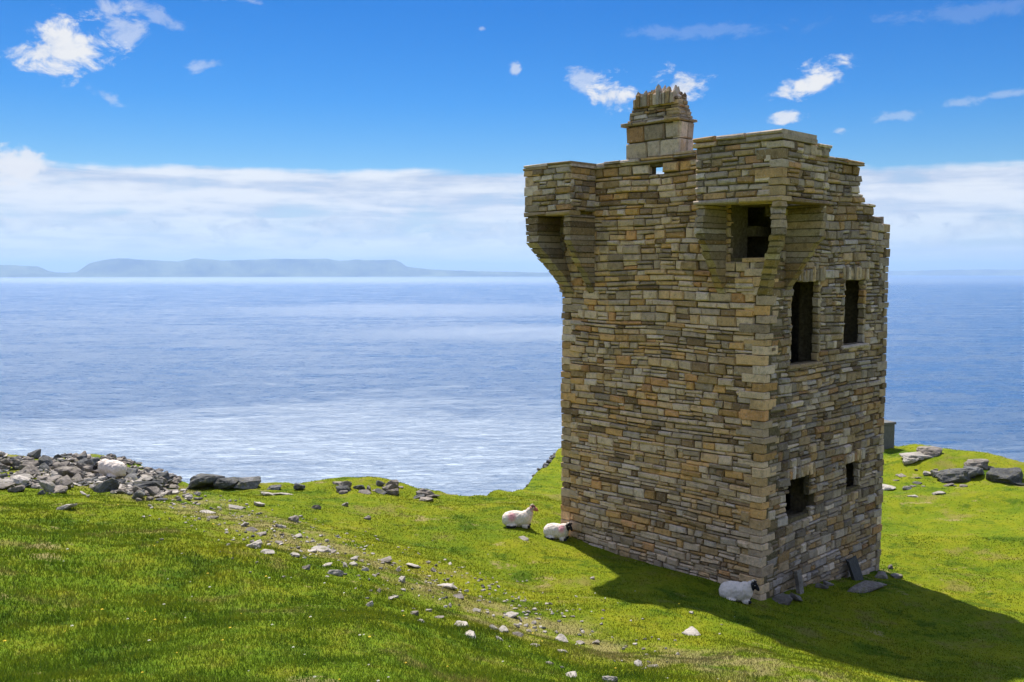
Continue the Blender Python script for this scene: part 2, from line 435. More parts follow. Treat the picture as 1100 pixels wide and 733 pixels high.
def prism(bm, A, B, mi=0, col=None):
    """hull between two polygons with the same vertex count"""
    lay = bm.loops.layers.float_color['Col']; col = col or stone_col()
    a = [bm.verts.new(p) for p in A]; b = [bm.verts.new(p) for p in B]; n = len(a)
    fs = [bm.faces.new(a[::-1]), bm.faces.new(b)]+[bm.faces.new((a[i], a[(i+1) % n], b[(i+1) % n], b[i])) for i in range(n)]
    for F in fs:
        F.material_index = mi
        for l in F.loops: l[lay] = col
    return fs
def newbm():
    b = bmesh.new(); b.loops.layers.float_color.new('Col'); return b
MS = [M_STONE, M_MORTAR]
ZB, ZT = -1.6, 9.5
FL = Frame((0, 0, 0), Uv); FL.n = -Vv                 # left-hand visible wall
FR = Frame((0, 0, 0), Vv); FR.n = -Uv                 # right-hand visible wall
FBL = Frame(Uv*LW, Vv); FBL.n = Uv.copy()             # hidden wall, left
FBR = Frame(Vv*LW, Uv); FBR.n = Vv.copy()             # hidden wall, right
TH = .7
slit = (2.72, 3.12, 9.24, 9.43)
WIN = [(1.10, 2.26, 4.95, 6.80, 'tall'), (3.60, 4.60, 5.25, 6.80, 'tall'), (1.08, 2.18, 1.45, 2.42, 'broken'), (3.80, 4.64, 1.66, 2.40, 'small')]
WIN = [(1.08,2.36,4.95,6.78),(3.56,4.64,5.25,6.80),(1.12,2.12,1.45,2.36),(3.84,4.60,1.68,2.36)]
rag1 = (1.02, 1.35, 1.62, 2.08); rag2 = (2.0, 2.36, 1.5, 1.86)          # broken edges of the lower window
def top_right(s):
    # ragged head of the right-hand wall where it has fallen
    if s < 4.25: return 9.52
    pts = [(4.25, 8.86), (4.62, 8.66), (5.0, 8.45), (5.3, 8.28), (5.8, 8.22)]
    for (a, b) in reversed(pts):
        if s >= a: return b
    return 9.5
def top_back(s): return 8.25+.25*math.sin(s*2.3)+.2*math.sin(s*5.1)
# quoins: big blocks that turn the corner, long and short alternately
def quoins(bm, at, e1, e2, z0, z1, zmax=None):
    lay = bm.loops.layers.float_color['Col']; z = z0; k = 0
    while z < z1-.05:
        h = random.uniform(.13, .24); h = min(h, z1-z); k += 1
        a, b = (random.uniform(.42, .7), random.uniform(.13, .24)) if k % 2 else (random.uniform(.2, .34), random.uniform(.3, .55))
        o1, o2 = random.uniform(.012, .05), random.uniform(.012, .05)
        col = stone_col(); g = .006; J = lambda: random.uniform(-.009, .009)
        P = lambda p, q, zz: at+e1*(p+J())+e2*(q+J())+Vector((0, 0, zz+J()))
        lo = [bm.verts.new(P(p, q, z+g)) for p, q in ((-o2, -o1), (a, -o1), (a, b), (-o2, b))]
        hi = [bm.verts.new(P(p, q, z+h-g)) for p, q in ((-o2, -o1), (a, -o1), (a, b), (-o2, b))]
        fs = [bm.faces.new(lo), bm.faces.new(hi)]+[bm.faces.new((lo[i], lo[(i+1) % 4], hi[(i+1) % 4], hi[i])) for i in range(4)]
        for F in fs:
            for l in F.loops: l[lay] = col
        es = list({e for F in fs for e in F.edges})
        r = bmesh.ops.bevel(bm, geom=es, offset=.012, segments=1, affect='EDGES')
        for F in r['faces']:
            for l in F.loops: l[lay] = col
        z += h
def wall(fr, holes, top, seed, cheap=False, sa=0., sb=LW):
    bm = newbm()
    zt = ZT if top is None else 8.2
    # each wall's body stops where its neighbour's begins: walls A run full length, B fit between
    if slit in holes:                       # thin parapet with its little hole
        core(bm, fr, sa, sb, ZB, 9.0, TH, holes[1:]); core(bm, fr, sa, sb, 9.002, zt, .28, holes[:1])
    elif holes:                             # openings splay wider inside the wall
        wide = [(h[0]-.04 if i > 3 else h[0]-.32, h[1]+.04 if i > 3 else h[1]+.32, h[2]-(0 if i > 3 else .1), h[3]+(0 if i > 3 else .12)) for i, h in enumerate(holes)]
        wide = [h for h in wide if h[1]-h[0] > .9]+[(sa, 1.3, 7.3, 8.2)]      # last: opening to the cavity added to darken the corner recess
        core(bm, fr, sa, sb, ZB, zt, .18, [h for h in holes if h[0] >= sa])
        fi = Frame(fr.p(0, 0, -.182), fr.e); fi.n = fr.n; core(bm, fi, sa, sb, ZB, zt, TH-.19, wide, rec=0)
    else: core(bm, fr, sa, sb, ZB, zt, TH, holes)
    if cheap: courses(bm, fr, .1, LW-.1, ZB, 9.5, holes, top, hr=(.12, .26), wr=(.35, .9), seed=seed)
    else: courses(bm, fr, .26, LW-.26, ZB, ZT, list(holes), top, seed=seed)
    return bm
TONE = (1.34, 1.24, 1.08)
NICHE = [(0., .9, 7.3, 8.42), (5.12, 5.45, 7.5, 8.4)]
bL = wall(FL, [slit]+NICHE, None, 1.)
for a_, b_, d_ in ((0.06, 1.7, 1.6),):         # unseen back, cheek and roof added to keep the near corner recess dark
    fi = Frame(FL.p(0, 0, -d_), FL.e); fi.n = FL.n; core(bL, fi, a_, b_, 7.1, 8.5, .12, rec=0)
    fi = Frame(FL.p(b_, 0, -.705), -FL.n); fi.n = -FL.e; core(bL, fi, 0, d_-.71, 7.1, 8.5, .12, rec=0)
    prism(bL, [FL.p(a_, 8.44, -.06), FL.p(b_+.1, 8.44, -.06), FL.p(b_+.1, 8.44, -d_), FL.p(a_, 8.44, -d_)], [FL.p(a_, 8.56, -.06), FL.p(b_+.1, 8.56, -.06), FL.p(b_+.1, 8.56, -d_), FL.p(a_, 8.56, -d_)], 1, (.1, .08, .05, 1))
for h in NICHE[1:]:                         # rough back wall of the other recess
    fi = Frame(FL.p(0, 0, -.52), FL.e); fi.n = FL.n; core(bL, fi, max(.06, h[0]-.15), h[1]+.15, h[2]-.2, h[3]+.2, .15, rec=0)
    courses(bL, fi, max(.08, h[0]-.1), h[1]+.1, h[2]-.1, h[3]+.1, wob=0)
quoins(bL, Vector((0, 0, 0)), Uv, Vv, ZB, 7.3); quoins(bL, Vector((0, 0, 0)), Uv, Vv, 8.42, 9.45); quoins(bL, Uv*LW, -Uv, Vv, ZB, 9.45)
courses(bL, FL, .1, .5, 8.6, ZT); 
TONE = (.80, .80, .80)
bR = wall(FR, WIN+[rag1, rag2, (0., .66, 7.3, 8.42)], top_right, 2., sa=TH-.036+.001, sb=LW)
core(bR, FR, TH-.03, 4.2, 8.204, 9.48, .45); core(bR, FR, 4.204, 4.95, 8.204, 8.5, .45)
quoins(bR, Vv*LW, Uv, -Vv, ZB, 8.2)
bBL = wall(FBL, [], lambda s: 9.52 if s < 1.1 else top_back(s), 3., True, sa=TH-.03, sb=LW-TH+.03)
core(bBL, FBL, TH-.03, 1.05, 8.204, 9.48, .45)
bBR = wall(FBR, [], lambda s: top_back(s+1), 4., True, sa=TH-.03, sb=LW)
TONE = (1., 1., 1.)
W_L = obj('wall', bL, MS, tower); W_R = obj('wall', bR, MS, tower); W_BL = obj('wall', bBL, MS, tower); W_BR = obj('wall', bBR, MS, tower)
for w in (W_L, W_R, W_BL, W_BR): w['category'] = ''; del w['category']
W_R['label'] = 'wall with four window openings and a fallen top corner'
W_L['label'] = 'tall unbroken wall below the chimney'
# vaulted floors inside
for zz, t in ((8.0, .22), (3.9, .2)):
    bm = bmesh.new()
    pts = [Uv*a+Vv*b for a, b in ((.66, .66), (LW-.66, .66), (LW-.66, LW-.66), (.66, LW-.66))]
    lo = [bm.verts.new(p+Vector((0, 0, zz-t))) for p in pts]; hi = [bm.verts.new(p+Vector((0, 0, zz))) for p in pts]
    bm.faces.new(lo[::-1]); bm.faces.new(hi)
    for i in range(4): bm.faces.new((lo[i], lo[(i+1) % 4], hi[(i+1) % 4], hi[i]))
    obj('stone_floor', bm, M_MORTAR, tower)

def slab_row(name, parent, fr, s0, s1, z, th, d0, d1, wr=(.5, 1.1), zf=None, label=None, seg=None):
    """overlapping flat coping flags along a wall head"""
    bm = newbm(); s = s0; k = 0
    while s < s1-.05:
        w = random.uniform(*wr); w = s1-s if s1-s-w < .3 else w
        for lay_ in range(1 if th < .09 else 2):
            t0 = th*(.0 if lay_ == 0 else .52); t1 = th*(.48 if (lay_ == 0 and th >= .09) else 1.)
            off = random.uniform(-.03, .03)
            zz = z+(zf(s+w/2) if zf else 0)+random.uniform(-.012, .012)
            stone(bm, fr, s+.004+(random.uniform(0, .04) if lay_ else 0), s+w-.004, zz+t0, zz+t1, d1+off, back=-d0, jit=.014)
        s += w
    return obj(name, bm, MS, parent)
# main coping: visible walls
slab_row('coping', W_L, FL, 1.75, 4.75, 9.5, .13, -.62, .07, zf=lambda s: .06 if s < 2.6 else 0)
slab_row('coping', W_R, FR, 1.3, 4.2, 9.5, .11, -.55, .08)
slab_row('coping', W_BL, FBL, .72, 1.2, 9.5, .1, -.5, .06)

# ---- windows: jambs, sill and lintel of each opening
def window(w, kind):
    a, b, c, d = w
    # dressed jamb lining set just inside the opening, one mesh per cheek
    root = bpy.data.objects.new('window', None); link(root, tower)
    for side in ((0, 1) if kind != 'raw' else ()):
        bm = newbm(); z = c
        while z < d-.04:
            h = min(random.uniform(.11, .24), d-z)
            e = a if side == 0 else b
            fr = Frame(FR.p(e, 0, 0), -FR.n); fr.n = (FR.e if side == 0 else -FR.e)
            # three stones through the thickness
            q = 0.0
            for _ in range(1):
                q2 = q+.18
                stone(bm, fr, q+.006, q2, z+.006, z+h-.006, random.uniform(.02, .06), back=.05)
                q = q2
            z += h
        obj('jamb', bm, MS, root)
    if kind != 'none':
        bl = newbm(); s = a-.16; hh = .3 if kind == 'arch' else .24       # upright voussoir stones over the opening
        mid = (a+b)/2
        while s < b+.14:
            wv = random.uniform(.09, .17); wv = b+.16-s if b+.16-s-wv < .07 else wv
            stone(bl, FR, s+.006, s+wv-.006, d+.004, d+hh+random.uniform(-.05, .05), random.uniform(.03, .06), back=.24, jit=.02)
            s += wv
        obj('lintel', bl, MS, root)
        if kind != 'arch': return root
        bs = newbm()
        stone(bs, FR, a-.12 if kind == 'arch' else a-.02, b+.14, c-.11, c+.0, .05, back=.24)
        obj('sill', bs, MS, root)
    return root
for w, k, lb in zip(WIN, ('arch', 'arch', 'raw', 'flat'), ('tall upper window opening under the corner box', 'tall upper window opening with pale sill', 'broken ragged lower window hole', 'small square lower window opening')):
    r = window(w, k); r['label'] = lb

# ---- corner boxes (machicolations)
def box_face(bm, fr, s0, s1, z0, z1, d, th=.3, q=0.):
    """a stone faced slab standing d outside the wall plane"""
    f2 = Frame(fr.p(0, 0, d), fr.e); f2.n = fr.n
    core(bm, f2, s0+.02, s1-.02, z0+.01, z1-.01, th, rec=.03)
    courses(bm, f2, s0+q, s1, z0, z1, hr=(.09, .18), wr=(.2, .55), wob=.02)
    return f2
def corbel_chunks(name, parent, quad, z_mid, z_top, z_bot, out):
    """corbel built up of long stones: straight head then tapering back to the wall.
    quad(f) gives four plan corners when the reach is f (0..1)."""
    bm = newbm(); z = z_bot; 
    while z < z_top-.02:
        h = min(random.uniform(.09, .19), z_top-z)
        f = lambda q: min(1., max(0.02, (q-z_bot)/(z_mid-z_bot)))
        A = [p+Vector((0, 0, z+.010)) for p in quad(f(z))]; B = [p+Vector((0, 0, z+h-.010)) for p in quad(f(z+h))]
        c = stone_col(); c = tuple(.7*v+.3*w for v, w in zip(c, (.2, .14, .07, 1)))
        j = random.uniform(-.045, .035); J3 = lambda: Vector((random.uniform(-.02, .02), random.uniform(-.02, .02), random.uniform(-.006, .006)))
        A = [p+out*j+J3() for p in A]; B = [p+out*j+J3() for p in B]
        prism(bm, A, B, 0, c)
        ca, cb = sum(A, Vector())/4, sum(B, Vector())/4        # mortar heart seen in the joints
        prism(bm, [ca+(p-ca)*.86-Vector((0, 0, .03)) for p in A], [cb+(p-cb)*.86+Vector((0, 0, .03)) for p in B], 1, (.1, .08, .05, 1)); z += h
    return obj(name, bm, MS, parent)
def bartizan(fa, fb, pa, pb, la, lb, zl, zt, label, cheek=False):
    """fa/fb: frames of the two walls with s=0 at the shared corner. The box stands pa outside wall a and pb
    outside wall b, and reaches la along wall a and lb along wall b."""
    bm = newbm()
    box_face(bm, fa, -pb, la, zl, zt, pa, q=.24)
    box_face(bm, fb, -pa+.3, lb, zl, zt, pb, q=-.08)
    quoins(bm, fa.p(0, 0, pa)+fb.n*pb, fa.e, fb.e, zl, zt-.01)
    # side returns back to the wall
    r1 = Frame(fa.p(la, 0, 0), fa.n); r1.n = fa.e.copy(); core(bm, r1, -.02, pa-.3, zl+.01, zt-.01, .3, rec=.03); courses(bm, r1, 0, pa-.02, zl, zt, hr=(.09, .18), wr=(.25, .5), wob=.02)
    r2 = Frame(fb.p(lb, 0, 0), fb.n); r2.n = fb.e.copy(); core(bm, r2, -.02, pb-.3, zl+.01, zt-.01, .3, rec=.03); courses(bm, r2, 0, pb-.02, zl, zt, hr=(.09, .18), wr=(.25, .5), wob=.02)
    # roof flag over the void inside the box
    nd = fa.n*pa+fb.n*pb; base = fa.p(0, 0, 0)
    root = obj('corner_box', bm, MS, tower); root['label'] = label
    # lintel flags carrying the box
    bl = newbm()
    f2 = Frame(fa.p(0, 0, pa), fa.e); f2.n = fa.n; f3 = Frame(fb.p(0, 0, pb), fb.e); f3.n = fb.n
    stone(bl, f2, -pb-.04, la*.45-pb*.5, zl-.1, zl-.005, .05, back=.34); stone(bl, f2, la*.45-pb*.5+.01, la+.03, zl-.1, zl-.005, .06, back=.34)
    stone(bl, f3, -pa+.36, lb+.03, zl-.1, zl-.005, .05, back=.34)
    obj('ledge', bl, MS, root)
    zm, zb = zl-.72, zl-2.0
    w = .2
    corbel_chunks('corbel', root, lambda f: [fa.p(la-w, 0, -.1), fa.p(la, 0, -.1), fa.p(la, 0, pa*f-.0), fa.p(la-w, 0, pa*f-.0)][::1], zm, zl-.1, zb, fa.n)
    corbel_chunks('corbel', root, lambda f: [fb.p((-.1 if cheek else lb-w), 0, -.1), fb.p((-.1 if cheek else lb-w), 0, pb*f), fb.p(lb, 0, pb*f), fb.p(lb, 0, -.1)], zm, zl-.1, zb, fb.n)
    c = .22
    if cheek:                                         # one solid flank under the box instead of two separate corbels
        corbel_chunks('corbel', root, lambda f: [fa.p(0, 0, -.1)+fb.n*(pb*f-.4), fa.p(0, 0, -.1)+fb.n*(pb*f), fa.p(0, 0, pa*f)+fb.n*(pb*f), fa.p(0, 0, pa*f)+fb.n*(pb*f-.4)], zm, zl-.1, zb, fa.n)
        return root, f2, f3
    def diag(f):
        o = fa.p(0, 0, 0)+fa.n*(pa*f)+fb.n*(pb*f)
        return [o, o+fb.e*c, o+fb.e*c+fa.e*c, o+fa.e*c]
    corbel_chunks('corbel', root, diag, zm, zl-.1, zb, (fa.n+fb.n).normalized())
    return root, f2, f3
# near corner (in the middle of the picture)
fa = Frame((0, 0, 0), Uv); fa.n = -Vv; fb = Frame((0, 0, 0), Vv); fb.n = -Uv
box1, f2, f3 = bartizan(fa, fb, .9, .84, 1.18, .95, 8.5, 9.6, 'large corner box on three corbels over the near edge')
slab_row('coping', box1, f2, -.9, 1.24, 9.6, .2, -1.3, .06, wr=(.6, 1.0))
slab_row('coping', box1, f3, .42, 1.0, 9.5, .13, -.9, .05, wr=(.6, .9))
# far-left corner
fa = Frame(Uv*LW, -Uv); fa.n = -Vv; fb = Frame(Uv*LW, Vv); fb.n = Uv.copy()
box2, f4, f5 = bartizan(fa, fb, .93, .42, 1.06, 1.0, 8.47, 9.5, 'smaller corner box overhanging the far left edge', True)
slab_row('coping', box2, f4, -.5, 1.12, 9.5, .12, -1.3, .05, wr=(.5, .9))
slab_row('coping', box2, f5, -.5, 1.05, 9.5, .12, -.8, .05, wr=(.5, .9))

# ---- chimney
def stack():
    bm = newbm(); s0, s1, dp = 2.26, 3.80, .55
    root = None
    lay = [(9.64, 10.02), (10.03, 10.40)]
    def ring(z0, z1, s0, s1, dep, wr, bmx, out=.0):
        f = Frame(FL.p(0, 0, out), FL.e); f.n = FL.n
        for fr, a, b in ((f, s0, s1), ):
            s = a
            while s < b-.02:
                w = random.uniform(*wr); w = b-s if b-s-w < wr[0]*.6 else w
                stone(bmx, fr, s+.008, s+w-.008, z0+.006, z1-.006, random.uniform(-.01, .03), back=dep*.48); s += w
        r = Frame(FL.p(0, 0, -dep+out), FL.e); r.n = -FL.n
        s = s0
        while s < s1-.02:
            w = random.uniform(*wr); w = s1-s if s1-s-w < wr[0]*.6 else w
            stone(bmx, r, s+.008, s+w-.008, z0+.006, z1-.006, random.uniform(-.01, .03), back=dep*.48); s += w
        for e, sg in ((s0, -1), (s1, 1)):
            fr = Frame(FL.p(e, 0, out), -FL.n); fr.n = FL.e*sg
            stone(bmx, fr, .03, dep*.5, z0+.006, z1-.006, random.uniform(.0, .03), back=.2); stone(bmx, fr, dep*.5+.01, dep-.03, z0+.006, z1-.006, random.uniform(.0, .03), back=.2)
    for z0, z1 in lay: ring(z0, z1, s0, s1, dp, (.36, .6), bm)
    f = Frame(FL.p(0, 0, 0), FL.e); f.n = FL.n
    core(bm, f, s0+.05, s1-.05, 9.6, 10.42, dp-.05, rec=.05)
    root = obj('chimney', bm, MS, tower); root['label'] = 'short broken chimney stack standing on the wall head'
    bl = newbm()
    ring(10.41, 10.49, s0-.04, s1+.12, dp+.16, (.4, .8), bl, .08)
    obj('ledge', bl, MS, root)
    bt = newbm(); z = 10.49; i = 0; a, b = s0+.02, s1-.02
    while z < 10.97:
        h = random.uniform(.06, .11); ring(z, z+h, a, b, dp-.04-i*.03, (.16, .42), bt, random.uniform(-.04, .02)-i*.012)
        z += h; a += random.uniform(.0, .03)+.002*i; b -= random.uniform(.01, .04)+.004*i; i += 1
    f = Frame(FL.p(0, 0, 0), FL.e); f.n = FL.n
    core(bt, f, a+.1, b-.1, 10.45, 10.96, dp-.1, rec=.12)
    # upright flags along the broken top, worn to points
    for dd in (-.02, -.2, -.38):
        s = a+random.uniform(-.02, .04)
        while s < b-.05:
            w = random.uniform(.07, .13); u = (s-a)/(b-a)
            hgt = max(.05, .24*(1-abs(2*u-.9)**2.5*.5)+random.uniform(-.14, .09))
            q = [(s+.006, dd-.09), (s+w-.008, dd-.09), (s+w-.008, dd+random.uniform(.03, .07)), (s+.006, dd+random.uniform(.03, .07))]
            ctr = (s+w/2+random.uniform(-.03, .03), dd-.03); tp = random.uniform(.25, .6); c = stone_col(); zt_ = z+hgt
            lo = [f.p(x_, z-.15, d_) for x_, d_ in q]; md = [f.p(x_+random.uniform(-.015, .015), z+hgt*.55, d_) for x_, d_ in q]
            hi = [f.p(ctr[0]+(x_-ctr[0])*tp, zt_+random.uniform(-.03, .03), ctr[1]+(d_-ctr[1])*tp) for x_, d_ in q]
            prism(bt, lo, md, 0, c); prism(bt, md, hi, 0, c)
            s += w
    obj('ragged_head', bt, MS, root)
stack()

# ---------------------------------------------------------------- rocks
def rock_mesh(seed, flat=.6, n=16, sub=2, rough=.06):
    r = random.Random(seed); bm = bmesh.new()
    for _ in range(n):
        v = Vector((r.gauss(0, 1), r.gauss(0, 1), r.gauss(0, 1))).normalized()
        # push points towards a box so the hull has flat, slabby faces
        k = max(abs(v.x), abs(v.y), abs(v.z)); v = v.lerp(v/k, .7)*r.uniform(.75, 1.05)
        bm.verts.new((v.x*.5, v.y*.5, v.z*.5*flat))
    h = bmesh.ops.convex_hull(bm, input=bm.verts)
    bmesh.ops.delete(bm, geom=[e for e in h['geom_interior'] if isinstance(e, bmesh.types.BMVert)], context='VERTS')
    bmesh.ops.dissolve_limit(bm, angle_limit=R(14), verts=bm.verts, edges=bm.edges)
    bmesh.ops.bevel(bm, geom=list(bm.edges), offset=.035, segments=1, affect='EDGES')
    bmesh.ops.triangulate(bm, faces=bm.faces)
    bmesh.ops.subdivide_edges(bm, edges=bm.edges, cuts=sub, use_grid_fill=True)
    for v in bm.verts:
        p = v.co*3.2+Vector((seed*3.1, seed, 0))
        v.co += v.co.normalized()*(rough*mnoise.fractal(p, 1., 2., 3)+rough*.35*mnoise.noise(p*4))
    me = bpy.data.meshes.new('rock'); bm.to_mesh(me); bm.free()
    return me
ROCKS = {}
def rock_data(mat, kind, i):
    k = (mat.name, kind, i)
    if k not in ROCKS:
        me = rock_mesh(i*7+(100 if kind == 'slab' else 0), .32 if kind == 'slab' else .75)
        me.materials.append(mat); ROCKS[k] = me
    return ROCKS[k]
def rock(name, x, y, size, label, cat, group=None, mat=None, kind='block', h=1., sink=.25, rz=None, stretch=None, dz=0, tilt=.25):
    me = rock_data(mat or M_ROCK, kind, random.randrange(9))
    o = link(bpy.data.objects.new(name, me))
    w = stretch or random.uniform(.6, 1.)
    o.scale = (size, size*w, size*h)
    zf = .32 if kind == 'slab' else .75
    hgt = size*h*zf
    o.location = (x, y, hz(x, y)+hgt*(.5-sink)+dz)
    o.rotation_euler = (random.uniform(-tilt, tilt), random.uniform(-tilt, tilt), random.uniform(0, 6.28) if rz is None else rz)
    return tag(o, label, cat, group)
def px_size(px, y): return px*y/FPX

# tumbled heap at the far left edge of the headland
G1 = 'rocks of the tumbled heap'
L1 = 'grey angular rock in the long tumbled heap at the cliff edge'
placed = []
for i in range(132):
    px = random.uniform(-30, 185); 
    top = np.interp(px, [-30, 0, 60, 120, 185], [470, 474, 482, 492, 511]); bot = np.interp(px, [-30, 0, 60, 130, 185], [522, 522, 527, 532, 533])
    py = top+(bot-top)*random.random()**1.1+7
    x, y = on_ground(px, py); y = min(y, 30.4)
    back = (py-top)/(bot-top+1)
    s = px_size(random.choice((5, 6, 8, 9, 11, 13, 16, 21)), y)
    lift = random.uniform(-.02, .06)
    rock('rock', x, y, s, L1, 'rock', G1, mat=random.choice((M_ROCK, M_ROCK, M_DARKROCK, M_PALEROCK)), kind=random.choice(('slab', 'block', 'block')), h=random.uniform(.6, 1.0), dz=lift, tilt=.5)
for i in range(38):
    t = i/37.; px = -30+t*215; x, y = on_ground(px, np.interp(px, [-30, 0, 60, 120, 185], [500, 503, 505, 510, 522]))
    y = min(y, 30.0)+random.uniform(-.3, .3)
    rock('rock', x, y, random.uniform(.25, .6), L1, 'rock', G1, mat=random.choice((M_ROCK, M_ROCK, M_DARKROCK)), kind=random.choice(('slab', 'block')), h=random.uniform(.6, 1.0), dz=random.uniform(-.05, .16), tilt=.5)
big = [(25, 512, 30, 'broad pale flat rock lying in front of the heap, farthest left', M_PALEROCK, 'slab'),
       (62, 525, 24, 'light grey slab leaning in the grass at the foot of the heap', M_ROCK, 'slab'),
       (75, 510, 34, 'large grey boulder with pale top in the middle of the heap', M_ROCK, 'block'),
       (112, 524, 34, 'dark grey boulder just below the sheep lying on the heap', M_DARKROCK, 'block'),
       (160, 526, 36, 'dark cracked boulder at the near end of the heap', M_DARKROCK, 'block'),
       (153, 514, 26, 'pale grey slab propped between the sheep and the square dark block', M_PALEROCK, 'slab'),
       (167, 513, 15, 'square dark block standing at the right end of the heap', M_DARKROCK, 'block'),
       (72, 543, 24, 'thin pale sliver of rock lying alone in the grass below the heap', M_PALEROCK, 'slab')]
for px, py, w, lb, mt, kd in big:
    x, y = on_ground(px, py+4); y = min(y, 30.2)
    rock('rock', x, y, px_size(w, y), lb, 'rock', None, mat=mt, kind=kd, h=.8 if kd == 'block' else .9, tilt=.2)
for i in range(22):
    x, y = on_ground(random.gauss(192, 15), random.gauss(534, 5))
    rock('rock', x, y, px_size(random.uniform(4, 11), y), 'small pale rubble spilling from the right end of the heap', 'rock', 'rubble beside the heap', mat=random.choice((M_ROCK, M_PALEROCK)), h=.7, sink=.3)
def scree(n, place, name, label, mats, smin, smax):
    b = bmesh.new(); protos = []
    for i in range(5):
        me = rock_mesh(i*3+51, .45, 12, 1); protos.append(([v.co.copy() for v in me.vertices], [tuple(p.vertices) for p in me.polygons])); bpy.data.meshes.remove(me)
    for _ in range(n):
        x, y = place(); vs, fs = random.choice(protos); sz = random.uniform(smin, smax)*random.uniform(.7, 1.2); z = hz(x, y)+sz*.1
        mt = Matrix.Rotation(random.uniform(0, 6.28), 3, 'Z') @ Matrix.Rotation(random.uniform(-.4, .4), 3, 'X') @ Matrix.Diagonal((sz, sz*random.uniform(.6, 1), sz*random.uniform(.6, 1.1)))
        nv = [b.verts.new(mt @ v+Vector((x, y, z))) for v in vs]; k = random.randrange(len(mats))
        for f in fs: b.faces.new([nv[q] for q in f]).material_index = k
    return tag(obj(name, b, mats), label, 'scree', kind='stuff')
def heap_spot():
    while True:
        px = random.uniform(-40, 190); t_ = np.interp(px, [-40, 0, 60, 120, 190], [470, 472, 478, 486, 512]); b_ = np.interp(px, [-40, 0, 60, 130, 190], [522, 522, 526, 532, 536])
        x, y = on_ground(px, random.uniform(t_, b_)); y = min(y, 30)+random.uniform(-.1, .1)
        if mnoise.noise(Vector((x*.9, y*.9, 3))) > -.22: return x, y
scree(1300, heap_spot, 'scree', 'broken grey stone fragments filling the gaps of the heap', [M_ROCK, M_ROCK, M_DARKROCK, M_PALEROCK], .12, .36)
def trail_spot():
    t_ = random.random()**1.3; px = 190+t_*430+random.gauss(0, 22); py = 537+130*t_+random.gauss(0, 11)
    return on_ground(px, min(py, 725))
scree(420, trail_spot, 'scree', 'fine stony bits pressed into the worn strip of turf', [M_ROCK, M_PALEROCK, M_PALEROCK], .035, .11)
# dark boulders on the skyline
for px, py, w, h, lb in ((220, 522, 44, .5, 'long dark boulder on the skyline, leftmost of the row near the cliff edge'), (244, 522, 30, .65, 'dark upright boulder in the middle of the skyline row'),
                  (266, 521, 34, .55, 'dark rounded boulder at the right end of the skyline row'), (295, 523, 18, .4, 'low dark rock right of the skyline row'), (322, 523, 14, .8, 'small dark square boulder standing alone on the skyline')):
    x, y = on_ground(px, py+3); y = min(y, 28.9)
    rock('boulder', x, y, px_size(w, y), lb, 'boulder', 'dark boulders on the skyline', mat=M_DARKROCK, h=h*1.05, sink=.15, rz=random.uniform(-.2, .2), stretch=.7, tilt=.08)
# outcrop along the edge right of them
for i in range(22):
    px = 358+random.random()*112; e = np.interp(px, [358, 400, 440, 470], [518, 517, 520, 530])
    x, y = on_ground(px, e+random.uniform(2, 13)); y = min(y, 29.4)
    rock('rock', x, y, px_size(random.uniform(9, 24), y), 'mossy brown rock of the low outcrop on the skyline', 'rock', 'rocks of the low skyline outcrop', mat=random.choice((M_ROCK, M_DARKROCK)), kind=random.choice(('slab', 'block')), h=random.uniform(.5, .9), sink=.4)
# dark fringe on the slope edge beyond the tower
for i in range(11):
    t = (i/10.)**.6; y = 34.5+6*t; x = float(np.interp(y, [33.2, 36.7, 40.6], [.32, 1.05, 1.95]))+random.uniform(-.08, .15)
    rock('rock', x, y, random.uniform(.2, .45), 'dark rock on the steep edge beyond the resting sheep', 'rock', 'dark rocks along the far slope edge', mat=M_DARKROCK, h=.8, sink=.3)
# scattered stones on the slope (positions read off the ground)
ST = [(253,544,14,1),(222,549,16,1),(228,555,13,0),(288,530,18,1),(303,530,20,1),(278,541,10,1),(270,568,12,0),(262,563,10,1),(302,565,11,1),(316,558,14,0),(280,572,12,0),(272,586,20,1),(285,592,14,1),
 (335,590,14,1),(345,589,20,1),(356,591,12,0),(350,606,14,1),(360,616,16,1),(370,607,10,1),(378,606,10,1),(392,611,9,1),(328,610,10,0),(412,601,18,0),(428,612,10,0),(432,623,11,1),(443,606,16,1),(380,600,9,1),
 (480,629,22,1),(491,640,14,0),(484,650,8,0),(497,672,16,1),(470,662,14,0),(548,660,17,1),(536,686,9,1),(541,677,14,1),(530,675,10,1),(556,681,12,0),(505,683,14,1),(604,688,16,1),(622,690,14,0),(604,699,10,1),(575,692,12,0),
 (686,714,12,1),(702,716,10,0),(742,679,20,1),(728,702,7,1),(612,725,16,1),(655,730,18,1),(640,690,10,0),(556,672,8,1),(420,641,12,1),(396,649,12,1),(445,658,10,0),(452,667,8,1),(406,634,9,0),(512,655,9,1),
 (562,577,14,1),(340,545,10,0),(370,541,8,0),(395,556,8,0),(320,575,8,1),(425,640,7,1),(352,580,8,0),(460,655,7,1),(590,712,8,0),(466,612,9,0),(300,583,9,0),(318,596,9,1)]
